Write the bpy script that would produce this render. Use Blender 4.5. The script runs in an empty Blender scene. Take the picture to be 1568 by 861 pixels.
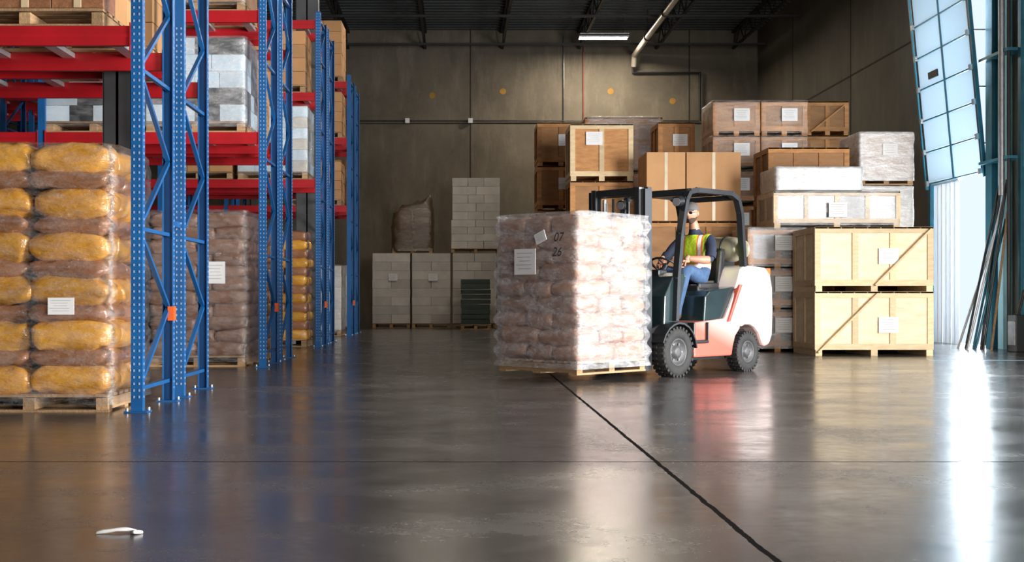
import bpy, bmesh, math, random
from mathutils import Vector, Matrix, noise
random.seed(7)
S=bpy.context.scene
pi=math.pi
# ------------------------------------------------------------------ materials
def nd(nt,t,**k):
    n=nt.nodes.new(t)
    for a,b in k.items(): setattr(n,a,b)
    return n
def mth(nt,op,a,b=None,c=None,clamp=False):
    n=nt.nodes.new('ShaderNodeMath'); n.operation=op; n.use_clamp=clamp
    for i,x in enumerate((a,b,c)):
        if x is None: continue
        if isinstance(x,(int,float)): n.inputs[i].default_value=x
        else: nt.links.new(x,n.inputs[i])
    return n.outputs[0]
def mixc(nt,f,a,b,mode='MIX'):
    n=nt.nodes.new('ShaderNodeMix'); n.data_type='RGBA'; n.blend_type=mode
    for i,x in ((0,f),(6,a),(7,b)):
        if isinstance(x,(int,float)): n.inputs[i].default_value=x
        elif isinstance(x,tuple): n.inputs[i].default_value=(*x[:3],1)
        else: nt.links.new(x,n.inputs[i])
    return n.outputs[2]
def nse(nt,vec,scale,detail=4,rough=.55,stretch=None,rot=None):
    if stretch or rot:
        m=nd(nt,'ShaderNodeMapping'); nt.links.new(vec,m.inputs[0])
        if stretch: m.inputs['Scale'].default_value=stretch
        if rot: m.inputs['Rotation'].default_value=rot
        vec=m.outputs[0]
    n=nd(nt,'ShaderNodeTexNoise'); n.inputs['Scale'].default_value=scale
    n.inputs['Detail'].default_value=detail; n.inputs['Roughness'].default_value=rough
    nt.links.new(vec,n.inputs['Vector']); return n.outputs[0]
def ramp(nt,f,a,b):
    return mth(nt,'MULTIPLY',mth(nt,'SUBTRACT',f,a),1.0/(b-a),clamp=True)
def M(name,c1,c2=None,rough=.5,metal=0,ns=4,stretch=(1,1,1),bump=0,bs=30,bst=(1,1,1),coat=0,rv=.2,rr=0,spec=.5):
    m=bpy.data.materials.new(name); m.use_nodes=True; nt=m.node_tree; b=nt.nodes['Principled BSDF']
    if c2 is None: c2=tuple(x*.78 for x in c1)
    tc=nd(nt,'ShaderNodeTexCoord').outputs['Object']
    n=ramp(nt,nse(nt,tc,ns,5,.6,stretch),.32,.68)
    col=mixc(nt,n,c1,c2)
    if rv:
        at=nd(nt,'ShaderNodeAttribute',attribute_name='rnd').outputs['Fac']
        k=mth(nt,'MULTIPLY_ADD',at,rv,1-rv/2)
        g=nd(nt,'ShaderNodeCombineColor')
        for i in range(3): nt.links.new(k,g.inputs[i])
        col=mixc(nt,1.0,col,g.outputs[0],'MULTIPLY')
    nt.links.new(col,b.inputs['Base Color'])
    b.inputs['Metallic'].default_value=metal
    b.inputs['Specular IOR Level'].default_value=spec
    b.inputs['Coat Weight'].default_value=coat; b.inputs['Coat Roughness'].default_value=.12
    if rr: nt.links.new(mth(nt,'MULTIPLY_ADD',n,rr,rough),b.inputs['Roughness'])
    else: b.inputs['Roughness'].default_value=rough
    if bump:
        bn=nd(nt,'ShaderNodeBump'); bn.inputs['Strength'].default_value=bump; bn.inputs['Distance'].default_value=.02
        nt.links.new(nse(nt,tc,bs,4,.6,bst),bn.inputs['Height'])
        nt.links.new(bn.outputs[0],b.inputs['Normal'])
        if coat: nt.links.new(bn.outputs[0],b.inputs['Coat Normal'])
    return m
def EM(name,c,s):
    m=bpy.data.materials.new(name); m.use_nodes=True; nt=m.node_tree; b=nt.nodes['Principled BSDF']
    b.inputs['Base Color'].default_value=(*c,1); b.inputs['Emission Color'].default_value=(*c,1); b.inputs['Emission Strength'].default_value=s
    return m
def FILM(name,lo,hi,col=(.9,.9,.92),bs=9,gl=.0,bstr=.8,cap=.22,dist=.03):
    """stretch film: transparent + thin milky scattering + glossy sheen"""
    m=bpy.data.materials.new(name); m.use_nodes=True; nt=m.node_tree; b=nt.nodes['Principled BSDF']
    b.inputs['Base Color'].default_value=(*col,1); b.inputs['Roughness'].default_value=.25
    b.inputs['Coat Weight'].default_value=.6; b.inputs['Coat Roughness'].default_value=.1
    tc=nd(nt,'ShaderNodeTexCoord').outputs['Object']
    n=nse(nt,tc,bs,5,.65,(1,1,2.2),(.5,.4,.3))
    bn=nd(nt,'ShaderNodeBump'); bn.inputs['Strength'].default_value=bstr; bn.inputs['Distance'].default_value=dist
    nt.links.new(n,bn.inputs['Height']); nt.links.new(bn.outputs[0],b.inputs['Normal']); nt.links.new(bn.outputs[0],b.inputs['Coat Normal'])
    n2=ramp(nt,nse(nt,tc,bs*.6,4,.7,(1,1,3)),.38,.72)
    f=mth(nt,'MULTIPLY_ADD',n2,hi-lo,lo)
    t=nd(nt,'ShaderNodeBsdfTransparent'); mx=nd(nt,'ShaderNodeMixShader')
    nt.links.new(f,mx.inputs[0]); nt.links.new(t.outputs[0],mx.inputs[1]); nt.links.new(b.outputs[0],mx.inputs[2])
    g=nd(nt,'ShaderNodeBsdfGlossy'); g.inputs['Roughness'].default_value=.18; nt.links.new(bn.outputs[0],g.inputs['Normal'])
    lw=nd(nt,'ShaderNodeFresnel'); lw.inputs[0].default_value=1.45
    mx2=nd(nt,'ShaderNodeMixShader'); nt.links.new(mth(nt,'MINIMUM',mth(nt,'ADD',lw.outputs[0],gl),cap),mx2.inputs[0])
    nt.links.new(mx.outputs[0],mx2.inputs[1]); nt.links.new(g.outputs[0],mx2.inputs[2])
    nt.links.new(mx2.outputs[0],nt.nodes['Material Output'].inputs[0])
    return m
blue=M('rack_blue_paint',(.010,.11,.32),(.008,.08,.24),.38,0,3,rv=.1)
red=M('rack_red_paint',(.46,.009,.015),(.31,.007,.011),.4,0,2,rv=.15)
steelw=M('galvanised_steel',(.55,.56,.58),(.4,.4,.42),.4,.6,8)
steel=M('dull_steel',(.3,.31,.33),(.2,.2,.21),.35,.9,8)
dotm=M('rack_hole',(.32,.42,.60),None,.6,rv=0)
orange=M('orange_tag',(.8,.12,.02),None,.5,rv=0)
wood=M('pallet_wood',(.46,.29,.15),(.30,.18,.09),.75,0,6,(1,1,6),.3,40,rv=.5)
woodl=M('crate_pine',(.76,.58,.35),(.60,.44,.25),.7,0,5,(1,1,5),.25,30,rv=.35)
plyl=M('crate_plywood_light',(.82,.68,.47),(.68,.53,.34),.65,0,2.5,(1,1,4),.15,25,rv=.2)
woodo=M('crate_wood_orange',(.52,.25,.085),(.34,.15,.05),.7,0,4,(1,1,4),.25,30,rv=.5)
plyo=M('crate_plywood_orange',(.43,.215,.08),(.28,.135,.05),.7,0,2,(1,1,3),.15,20,rv=.4)
card=M('cardboard',(.50,.265,.11),(.40,.205,.085),.7,0,1.5,rv=.3,bump=.1,bs=12)
cardt=M('packing_tape',(.62,.48,.30),None,.3,rv=.1)
boxw=M('whitewashed_carton',(.62,.59,.54),(.50,.47,.43),.7,0,3,rv=.3)
boxb=M('pale_blue_carton',(.50,.66,.78),(.72,.80,.86),.5,0,6,rv=.4)
dark=M('dark_goods',(.03,.035,.04),(.07,.08,.09),.35,0,7,rv=.5,coat=.5)
darkg=M('dark_green_crate',(.03,.05,.04),(.05,.07,.06),.5,0,5,rv=.5)
yel=M('yellow_bag',(.72,.36,.045),(.52,.23,.03),.35,0,3,(1,1,2),.8,7,(1,1,2.5),coat=.9,rv=.35)
kraft=M('kraft_bag',(.36,.165,.08),(.25,.105,.05),.4,0,3,(1,1,2),.8,7,(1,1,2.5),coat=.8,rv=.3)
brownb=M('brown_bag',(.27,.14,.09),(.19,.095,.058),.5,0,4,(1,1,2),.7,8,(1,1,2),coat=.3,rv=.3)
loadb=M('tan_brown_bag',(.36,.19,.115),(.26,.13,.078),.5,0,4,(1,1,2),.6,9,(1,1,2),coat=.2,rv=.4)
film=FILM('stretch_film',.0,.16,gl=.05,cap=.28)
filmh=FILM('stretch_film_heavy',.08,.42,bs=8,gl=.04)
filmw=FILM('white_stretch_film',.4,.85,bs=7,gl=.04)
filml=FILM('load_stretch_film',.10,.50,bs=7,gl=.05,bstr=1.0,dist=.06)
filmb=FILM('brown_stretch_film',.65,.9,col=(.13,.075,.035),bs=6,gl=.03)
paper=M('paper_label',(.8,.8,.8),(.72,.72,.72),.6,rv=0)
ink=M('ink',(.03,.03,.03),None,.6,rv=0)
textg=M('printed_text',(.40,.40,.41),None,.6,rv=0)
black=M('black_steel',(.012,.013,.015),(.02,.02,.022),.35,0,5,rv=.1)
gmetal=M('guard_dark_grey',(.03,.033,.038),(.022,.024,.028),.3,.2,5,rv=.1,coat=.3)
rubber=M('tyre_rubber',(.014,.014,.015),(.028,.027,.026),.75,0,9,bump=.2,bs=60,rv=.2)
rimm=M('wheel_rim',(.10,.10,.105),(.06,.06,.06),.5,.2,9,rv=.1)
ftred=M('forklift_red',(.60,.11,.08),(.53,.085,.06),.3,0,2,coat=.5,rv=0)
hoodm=M('hood_plastic',(.018,.036,.04),(.012,.022,.026),.22,0,3,coat=.6,rv=0)
vinyl=M('seat_vinyl',(.018,.018,.02),None,.45,bump=.2,bs=30,rv=0)
tankm=M('lpg_tank_paint',(.36,.33,.24),(.30,.27,.20),.35,.3,6,rv=0)
cwm=bpy.data.materials.new('body_red_painted_highlight'); cwm.use_nodes=True; nt=cwm.node_tree; b=nt.nodes['Principled BSDF']
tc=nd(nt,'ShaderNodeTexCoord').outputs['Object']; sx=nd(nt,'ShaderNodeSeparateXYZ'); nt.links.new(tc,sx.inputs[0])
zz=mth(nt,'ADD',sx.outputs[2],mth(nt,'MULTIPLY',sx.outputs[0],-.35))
cc=mixc(nt,ramp(nt,zz,.66,1.25),(.60,.12,.085),(.78,.68,.65)); nt.links.new(cc,b.inputs['Base Color']); b.inputs['Roughness'].default_value=.3; b.inputs['Coat Weight'].default_value=.5  # red body; overexposed highlight painted in as a pale gradient
# ------------------------------------------------------------------ mesh builder
class MB:
    def __init__(s): s.v=[];s.f=[];s.m=[];s.sm=[];s.r=[];s.mats=[]
    def add(s,vs,fs,mat,smooth=False,r=None):
        o=len(s.v); s.v+=[tuple(v) for v in vs]
        if mat not in s.mats: s.mats.append(mat)
        mi=s.mats.index(mat); r=random.random() if r is None else r
        for f in fs: s.f.append([i+o for i in f]); s.m.append(mi); s.sm.append(smooth); s.r.append(r)
    def box(s,c,d,mat,R=None,r=None):
        c=Vector(c); vs=[]
        for x in (-.5,.5):
            for y in (-.5,.5):
                for z in (-.5,.5):
                    p=Vector((x*d[0],y*d[1],z*d[2]))
                    if R: p=R@p
                    vs.append(c+p)
        s.add(vs,[(0,1,3,2),(4,6,7,5),(0,4,5,1),(2,3,7,6),(0,2,6,4),(1,5,7,3)],mat,False,r)
    def bx(s,x0,x1,y0,y1,z0,z1,mat,r=None):
        s.box(((x0+x1)/2,(y0+y1)/2,(z0+z1)/2),(abs(x1-x0),abs(y1-y0),abs(z1-z0)),mat,None,r)
    def bar(s,p0,p1,w,t,mat,up=(0,0,1)):
        p0=Vector(p0);p1=Vector(p1);d=p1-p0;L=d.length;z=d/L
        u=Vector(up)
        if abs(z.dot(u))>.98: u=Vector((1,0,0))
        x=u.cross(z).normalized(); y=z.cross(x)
        R=Matrix((x,y,z)).transposed()
        s.box((p0+p1)/2,(w,t,L),mat,R)
    def cyl(s,p0,p1,r0,mat,n=12,r1=None,cap=True,smooth=True):
        p0=Vector(p0);p1=Vector(p1);r1=r0 if r1 is None else r1
        z=(p1-p0).normalized(); u=Vector((0,0,1)) if abs(z.z)<.95 else Vector((1,0,0))
        x=u.cross(z).normalized(); y=z.cross(x); vs=[]
        for p,r in ((p0,r0),(p1,r1)):
            for i in range(n):
                a=2*pi*i/n; vs.append(p+x*math.cos(a)*r+y*math.sin(a)*r)
        rr=random.random()
        s.add(vs,[(i,(i+1)%n,n+(i+1)%n,n+i) for i in range(n)],mat,smooth,rr)
        if cap: s.add(vs,[tuple(range(n))[::-1],tuple(range(n,2*n))],mat,False,rr)
    def sph(s,c,r,mat,n=12,sc=(1,1,1),R=None):
        vs=[];c=Vector(c);h=n//2+1
        for j in range(h+1):
            t=-pi/2+pi*j/h
            for i in range(n):
                a=2*pi*i/n; q=Vector((math.cos(t)*math.cos(a)*r*sc[0],math.cos(t)*math.sin(a)*r*sc[1],math.sin(t)*r*sc[2]))
                vs.append(c+(R@q if R else q))
        s.add(vs,[(j*n+i,j*n+(i+1)%n,(j+1)*n+(i+1)%n,(j+1)*n+i) for j in range(h) for i in range(n)],mat,True)
    def tube(s,pts,r,mat,n=10):
        for a,b in zip(pts[:-1],pts[1:]): s.cyl(a,b,r,mat,n)
        for p in pts[1:-1]: s.sph(p,r,mat,n)
    def torus(s,c,R3,R,r,mat,n=32,m=8):
        vs=[];c=Vector(c)
        for i in range(n):
            a=2*pi*i/n
            for j in range(m):
                b=2*pi*j/m; vs.append(c+R3@Vector(((R+r*math.cos(b))*math.cos(a),(R+r*math.cos(b))*math.sin(a),r*math.sin(b))))
        s.add(vs,[(i*m+j,((i+1)%n)*m+j,((i+1)%n)*m+(j+1)%m,i*m+(j+1)%m) for i in range(n) for j in range(m)],mat,True)
    def lathe(s,c,prof,mat,n=32,smooth=True):
        c=Vector(c);vs=[]
        for r,y in prof:
            for i in range(n):
                a=2*pi*i/n; vs.append(c+Vector((r*math.cos(a),y,r*math.sin(a))))
        s.add(vs,[(k*n+i,k*n+(i+1)%n,(k+1)*n+(i+1)%n,(k+1)*n+i) for k in range(len(prof)-1) for i in range(n)],mat,smooth)
    def prism(s,poly,y0,y1,mat,smooth=False):
        n=len(poly); vs=[(x,y0,z) for x,z in poly]+[(x,y1,z) for x,z in poly]
        s.add(vs,[tuple(range(n)),tuple(range(n,2*n))[::-1]]+[(i,(i+1)%n,n+(i+1)%n,n+i) for i in range(n)],mat,smooth)
    def bag(s,c,d,mat,ang=0,e1=.50,e2=.26,amp=.012,n=28,h=12,taper=.30):
        vs=[];sd=random.random()*50;rr=random.random();R=Matrix.Rotation(ang,3,'Z')
        sp=lambda w,e: math.copysign(abs(w)**e,w)
        for j in range(h+1):
            t=-pi/2+pi*j/h
            for i in range(n):
                a=2*pi*i/n
                x=sp(math.cos(t),e1)*sp(math.cos(a),e2); y=sp(math.cos(t),e1)*sp(math.sin(a),e2); z=sp(math.sin(t),e1*.9)
                z*=1-taper*.5*(abs(x)**5+abs(y)**5)
                p=Vector((x*d[0]/2,y*d[1]/2,z*d[2]/2))
                q=p*5+Vector((sd,sd,sd))
                p+=Vector((noise.noise(q),noise.noise(q+Vector((9,0,0))),noise.noise(q*1.6+Vector((0,9,0)))))*amp*1.8
                q=p*16+Vector((0,sd,0)); p+=Vector((noise.noise(q),noise.noise(q+Vector((9,0,0))),noise.noise(q+Vector((0,9,0)))))*amp*.5
                vs.append(Vector(c)+R@p)
        s.add(vs,[(j*n+i,j*n+(i+1)%n,(j+1)*n+(i+1)%n,(j+1)*n+i) for j in range(h) for i in range(n)],mat,True,rr)
    def hull(s,cx,cy,w,d,z0,h,mat,lh=0,amp=.015,n=88,e=.16,topamp=.02,dip=.016,step=.045):
        vs=[];sd=random.random()*40
        sp=lambda x,e: math.copysign(abs(x)**e,x)
        nz=max(4,int(h/step)); rings=[(k*h/nz,1.0) for k in range(nz+1)]+[(h+.012,.97),(h+.02,.88),(h+.02,.7),(h+.025,.45),(h+.02,.2),(h+.02,.0)]
        for zz,sc in rings:
            off=-dip*abs(math.cos(pi*(zz-.08)/lh))**3 if lh and sc==1 else 0
            for i in range(n):
                a=2*pi*i/n; X=sp(math.cos(a),e);Y=sp(math.sin(a),e)
                p=Vector((X*(w/2+off)*sc,Y*(d/2+off)*sc,z0+zz))
                q=p*3.5+Vector((sd,0,0)); nn=noise.noise(q)+.5*noise.noise(q*2.7)
                if sc==1: p+=Vector((X*amp*nn,Y*amp*nn,0))
                if sc<1 or zz>h*.97: p.z+=topamp*nn
                vs.append(p+Vector((cx,cy,0)))
        m=len(rings)
        s.add(vs,[(k*n+i,k*n+(i+1)%n,(k+1)*n+(i+1)%n,(k+1)*n+i) for k in range(m-1) for i in range(n)],mat,True)
    def build(s,name,loc=(0,0,0),rz=0,parent=None,bevel=0,seg=2):
        me=bpy.data.meshes.new(name); me.from_pydata(s.v,[],s.f)
        for m in s.mats: me.materials.append(m)
        me.polygons.foreach_set('material_index',s.m); me.polygons.foreach_set('use_smooth',s.sm)
        at=me.attributes.new('rnd','FLOAT','FACE'); at.data.foreach_set('value',s.r)
        bm=bmesh.new(); bm.from_mesh(me); bmesh.ops.recalc_face_normals(bm,faces=bm.faces[:]); bm.to_mesh(me); bm.free()
        me.update()
        o=bpy.data.objects.new(name,me); S.collection.objects.link(o); o.location=loc; o.rotation_euler=(0,0,rz)
        if parent: o.parent=parent
        if bevel:
            b=o.modifiers.new('bevel','BEVEL'); b.width=bevel; b.segments=seg; b.limit_method='ANGLE'; b.angle_limit=.7; b.harden_normals=False
        return o
# ------------------------------------------------------------------ components
def pallet(mb,w,d,z0=0,mat=wood,cx=0,cy=0):
    for x in (-1,0,1):
        mb.box((cx+x*(w/2-.05),cy,z0+.065),(.09,d-.02,.09),mat)
    n=7
    for i in range(n):
        mb.box((cx,cy-d/2+.05+i*(d-.1)/(n-1),z0+.128),(w,.1,.022),mat)
    for y in (-1,0,1):
        mb.box((cx,cy+y*(d/2-.06),z0+.010),(w,.11,.02),mat)
def label(mb,c,w,h,face='y',sgn=-1):
    x,y,z=c
    if face=='y':
        mb.box(c,(w,.006,h),paper)
        for k in range(5): mb.box((x-w*.05*(k%2),y+sgn*.004,z+h*(.33-.15*k)),(w*(.75-.12*(k%3)),.002,h*.022),textg)
    else:
        mb.box(c,(.006,w,h),paper)
        for k in range(5): mb.box((x+sgn*.004,y-w*.05*(k%2),z+h*(.33-.15*k)),(.002,w*(.75-.12*(k%3)),h*.022),textg)
def bag_stack(name,x0,y0,z0,w,d,layers,lh,ma,mb_,loc_c=None,rz=0,fm=None,labels=(),amp=.012,fe=.13,ratio=1.0,over=1.3,taper=.3,fo=.13,dip=.016,step=.045):
    """x0,y0 = left/front corner; ratio = thickness of odd layers relative to even"""
    m=MB(); pallet(m,w,d); z=.14
    hs=[lh*(2/(1+ratio))*(1 if L%2==0 else ratio) for L in range(layers)]
    for L in range(layers):
        mat=ma if L%2==0 else mb_
        zc=z+hs[L]/2; z+=hs[L]
        nx,ny=(2,3) if L%2==0 else (3,2)
        if ratio<1: nx,ny=(2,3) if L%2==0 else (2,2)
        sft=random.uniform(-.014,.014)
        for i in range(nx):
            for j in range(ny):
                px=-w/2+(i+.5)*w/nx; py=-d/2+(j+.5)*d/ny
                m.bag((px+sft+random.uniform(-.008,.008),py+random.uniform(-.01,.01),zc+random.uniform(-.008,.008)),(w/nx*1.02,d/ny*1.04,hs[L]*over),mat,random.uniform(-.035,.035),amp=amp,taper=taper)
    if fm: m.hull(0,0,w+fo,d+fo,.06,layers*lh+.11,fm,lh=lh,amp=.016,e=fe,dip=dip,step=step)
    for (fx,fz,lw,lh2) in labels: label(m,(fx,-d/2-.085,fz),lw,lh2)
    c=(x0+w/2,y0+d/2,z0) if loc_c is None else loc_c
    return m.build(name,c,rz)
def box_stack(name,x0,y0,z0,w,d,h,nx,ny,nz,mat,fm=None,pal=True,labels=0,gap=.008,brick=True,mat2=None,tape=False):
    m=MB(); zb=0
    if pal: pallet(m,w,d); zb=.14
    H=h-zb; bh=H/nz
    for k in range(nz):
        a,b=(nx,ny) if (k%2==0 or not brick) else (max(1,nx-1) if nx>1 else 1,ny)
        for i in range(a):
            for j in range(b):
                if 0<i<a-1 and 0<j<b-1 and k<nz-1: continue
                bw,bd=w/a,d/b
                c=(-w/2+(i+.5)*bw+random.uniform(-1,1)*gap*.5,-d/2+(j+.5)*bd+random.uniform(-1,1)*gap*.5,zb+(k+.5)*bh)
                mt=mat2 if (mat2 and random.random()<.4) else mat
                m.box(c,(bw-gap,bd-gap,bh-gap*.5),mt)
                if tape and j==0:
                    m.box((c[0],c[1]-bd/2+.001,c[2]),(.06,.006,bh-gap),cardt)
    if fm: m.hull(0,0,w+.05,d+.05,zb*.5,h-zb*.5+.012,fm,amp=.014,e=.10,topamp=.012)
    for i in range(labels): label(m,((-.5+(i+.5)/labels)*w*.6+.05,-d/2-.04,h*(.68-.1*i)),.26,.2)
    return m.build(name,(x0+w/2,y0+d/2,z0),0,bevel=.006 if not fm else 0)
def crate(name,x0,y0,z0,w,d,h,fr=woodl,pn=plyl,nv=2,diag=None,lab=None,slat=False,inner=None,fm=None,bw=.09):
    m=MB(); sk=.09
    for x in (-1,0,1): m.box((x*(w/2-.06),0,sk/2),(.1,d,sk),fr)
    zb=sk; H=h-sk; t=.025
    m.bx(-w/2+t,w/2-t,-d/2+t,d/2-t,zb,h-t,inner or pn)
    for sy in (-1,1):
        y=sy*(d/2-t/2)
        m.box((0,y,zb+bw/2),(w,t,bw),fr); m.box((0,y,h-bw/2),(w,t,bw),fr)
        for i in range(nv+2):
            x=-w/2+bw/2+i*(w-bw)/(nv+1); m.box((x,y,zb+H/2),(bw,t,H-2*bw),fr)
        if slat:
            for k in (1,2): m.box((0,y,zb+H*k/3),(w-2*bw,t*.8,bw*.8),fr)
    for sx in (-1,1):
        x=sx*(w/2-t/2)
        for z in (zb+bw/2,h-bw/2): m.box((x,0,z),(t,d-2*t,bw),fr)
        for i in range(3):
            y=-d/2+t+bw/2+i*(d-2*t-bw)/2; m.box((x,y,zb+H/2),(t,bw,H-2*bw),fr)
    n=max(2,int(w/.2))
    for i in range(n):
        m.box((-w/2+(i+.5)*w/n,0,h-t/2+.002),(w/n-.008,d,t),fr)
    if diag:
        (xa,za),(xb,zb2)=diag
        m.bar((-w/2+xa*w,-d/2-.014,za*h),(-w/2+xb*w,-d/2-.014,zb2*h),.028,.10,fr,up=(0,1,0))
    if lab: label(m,(lab[0]*w,-d/2-(.05 if fm else .004),lab[1]*h),.3,.24)
    if fm: m.hull(0,0,w+.03,d+.03,.05,h-.035,fm,amp=.014,e=.1,topamp=.005)
    return m.build(name,(x0+w/2,y0+d/2,z0))
# ------------------------------------------------------------------ ROOM
XL,XR,YF,YB,ZC=-15.0,9.45,-4.0,38.0,9.3
fm_=bpy.data.materials.new('polished_concrete'); fm_.use_nodes=True; nt=fm_.node_tree; b=nt.nodes['Principled BSDF']
tc=nd(nt,'ShaderNodeTexCoord').outputs['Object']; sx=nd(nt,'ShaderNodeSeparateXYZ'); nt.links.new(tc,sx.inputs[0])
n1=nse(nt,tc,.8,6,.6); n2=nse(nt,tc,1.8,6,.65,(.7,1.1,1),(0,0,.5)); n3=nse(nt,tc,14,5,.7); n4=nse(nt,tc,2.4,5,.75,(2.5,.35,1),(0,0,.5)); n5=nse(nt,tc,1.1,7,.65,(.8,1.1,1),(0,0,-.6)); n6=nse(nt,tc,3.2,5,.75,(.4,3,1),(0,0,-.35))
col=mixc(nt,ramp(nt,n1,.3,.7),(.092,.083,.078),(.046,.043,.042))
col=mixc(nt,mth(nt,'MULTIPLY',ramp(nt,n2,.48,.75),.4),col,(.14,.13,.125))
col=mixc(nt,mth(nt,'MULTIPLY',ramp(nt,n3,.45,.7),.25),col,(.03,.028,.027))
col=mixc(nt,mth(nt,'MULTIPLY',ramp(nt,n4,.60,.72),.22),col,(.20,.195,.19))
col=mixc(nt,mth(nt,'MULTIPLY',ramp(nt,n6,.64,.72),.18),col,(.20,.195,.19))
col=mixc(nt,mth(nt,'MULTIPLY',ramp(nt,n5,.55,.7),.3),col,(.17,.16,.155))
wob=mth(nt,'MULTIPLY_ADD',nse(nt,tc,6,4,.7),.03,-.015)
xw=mth(nt,'ADD',sx.outputs[0],wob); yw=mth(nt,'ADD',sx.outputs[1],wob)
jm=None
for src,p,wd in ((xw,1.075,.013),(xw,7.6,.008),(xw,-5.6,.008),(yw,6.52,.010),(yw,26.0,.01)):
    k=mth(nt,'LESS_THAN',mth(nt,'ABSOLUTE',mth(nt,'SUBTRACT',src,p)),wd)
    jm=k if jm is None else mth(nt,'MAXIMUM',jm,k)
col=mixc(nt,mth(nt,'MULTIPLY',jm,.94),col,(.006,.005,.005))
nt.links.new(col,b.inputs['Base Color'])
r=mth(nt,'MULTIPLY_ADD',ramp(nt,n2,.35,.7),.08,.14); r=mth(nt,'ADD',r,mth(nt,'MULTIPLY',ramp(nt,n5,.42,.68),.10)); r=mth(nt,'ADD',r,mth(nt,'MULTIPLY',ramp(nt,n3,.4,.75),.06)); r=mth(nt,'ADD',r,mth(nt,'MULTIPLY',jm,.6))
nt.links.new(r,b.inputs['Roughness'])
nt.links.new(mth(nt,'MULTIPLY_ADD',jm,-.6,.62),b.inputs['Specular IOR Level'])
m=MB(); m.bx(XL-.2,XR+.3,YF-.2,YB+.2,-.2,0,fm_); m.build('floor')
def concrete(name,a,bb,c,sc=.5):
    mm=bpy.data.materials.new(name); mm.use_nodes=True; nt=mm.node_tree; b=nt.nodes['Principled BSDF']
    tc=nd(nt,'ShaderNodeTexCoord').outputs['Object']
    n1=nse(nt,tc,sc,6,.65); n2=nse(nt,tc,1.2,6,.7,(1.5,1.5,.35)); n3=nse(nt,tc,9,4,.7)
    col=mixc(nt,ramp(nt,n1,.35,.65),a,bb); col=mixc(nt,mth(nt,'MULTIPLY',ramp(nt,n2,.5,.75),.6),col,c)
    col=mixc(nt,mth(nt,'MULTIPLY',ramp(nt,n3,.5,.75),.25),col,tuple(x*.5 for x in a))
    nt.links.new(col,b.inputs['Base Color']); b.inputs['Roughness'].default_value=.8
    return mm
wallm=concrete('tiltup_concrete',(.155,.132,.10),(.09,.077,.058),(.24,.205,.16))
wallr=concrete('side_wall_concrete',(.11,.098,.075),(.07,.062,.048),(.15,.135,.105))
seam=M('panel_seam',(.03,.027,.022),None,.9,rv=0)
patch=M('yellow_sealant',(.38,.21,.035),None,.8,rv=.3)
m=MB(); m.bx(XL,XR,YB,YB+.2,0,ZC,wallm)
for x in (-6.5,.42,7.3): m.bx(x-.018,x+.018,YB-.006,YB,0,ZC,seam)
m.bx(XL,XR,YB-.006,YB,6.33,6.36,seam)
for x,z in ((-.78,7.23),(1.44,7.36),(4.83,7.36),(6.78,7.05),(.86,3.5),(-5,7.3)):
    m.cyl((x,YB-.008,z),(x,YB,z),.10,patch,14)
m.build('wall_back')
m=MB(); m.bx(XL-.2,XL,YF,YB,0,ZC,wallr); m.build('wall_left')
m=MB(); ox0,ox1,oz=3.6,8.4,4.6  # opening added for the fill light behind the camera
m.bx(XL,ox0,YF-.2,YF,0,ZC,wallr); m.bx(ox1,XR,YF-.2,YF,0,ZC,wallr); m.bx(ox0,ox1,YF-.2,YF,oz,ZC,wallr); m.build('wall_front')
ops=[(3.0,9.3,4.6),(11.0,13.8,4.2),(21.3,23.95,7.2)]
m=MB(); y=YF
for a,bb,h in ops:
    m.bx(XR,XR+.2,y,a,0,ZC,wallr); m.bx(XR,XR+.2,a,bb,h,ZC,wallr); y=bb
m.bx(XR,XR+.2,y,YB,0,ZC,wallr)
m.bx(XR-.008,XR,24.3,YB,6.18,6.22,seam)
for yy in (29.0,34.0): m.bx(XR-.008,XR,yy-.02,yy+.02,0,ZC,seam)
m.build('wall_right')
deck=M('ceiling_deck',(.055,.065,.07),(.035,.04,.043),.5,.3,1,rv=.4)
truss=M('truss_steel',(.03,.03,.032),(.02,.02,.022),.5,.4,3,rv=.3)
m=MB(); m.bx(XL,XR+.2,YF,YB+.2,ZC,ZC+.15,deck)
yy=YF+.2
while yy<YB:
    m.bx(XL,XR,yy,yy+.12,ZC-.05,ZC,deck); yy+=.34
m.build('ceiling')
m=MB()
for i in range(10):
    x=-13.1+2.42*i
    m.bx(x-.05,x+.05,YF+.05,YB-.02,ZC-.12,ZC-.05,truss); m.bx(x-.04,x+.04,YF+.05,YB-.02,ZC-.62,ZC-.56,truss)
    y=14.0;s=0
    while y<YB-.6:
        m.cyl((x,y,ZC-.59 if s else ZC-.08),(x,y+.55,ZC-.08 if s else ZC-.59),.018,truss,6); y+=.55; s=1-s
for y in (33.2,36.9): m.bx(XL+.02,XR-.02,y-.04,y+.04,ZC-.72,ZC-.66,truss)
m.build('ceiling_joists')
pipem=M('sprinkler_pipe',(.62,.57,.50),(.5,.46,.40),.35,.3,3,rv=0)
m=MB(); m.tube([(5.52,20,8.42),(5.52,37.6,8.42),(5.52,37.75,8.1)],.085,pipem,14)
for y in (26,29,32,35): m.cyl((5.52,y,8.4),(5.52,y,9.22),.015,truss,6); m.torus((5.52,y,8.42),Matrix.Rotation(pi/2,3,'X'),.1,.02,truss,16,6)
m.build('sprinkler_pipe')
m=MB()
m.tube([(5.52,37.9,8.1),(5.52,37.9,7.92),(7.62,37.9,7.92),(7.62,37.9,6.4)],.035,truss)
m.tube([(XL+5,37.94,6.42),(9.2,37.94,6.42)],.02,truss)
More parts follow.
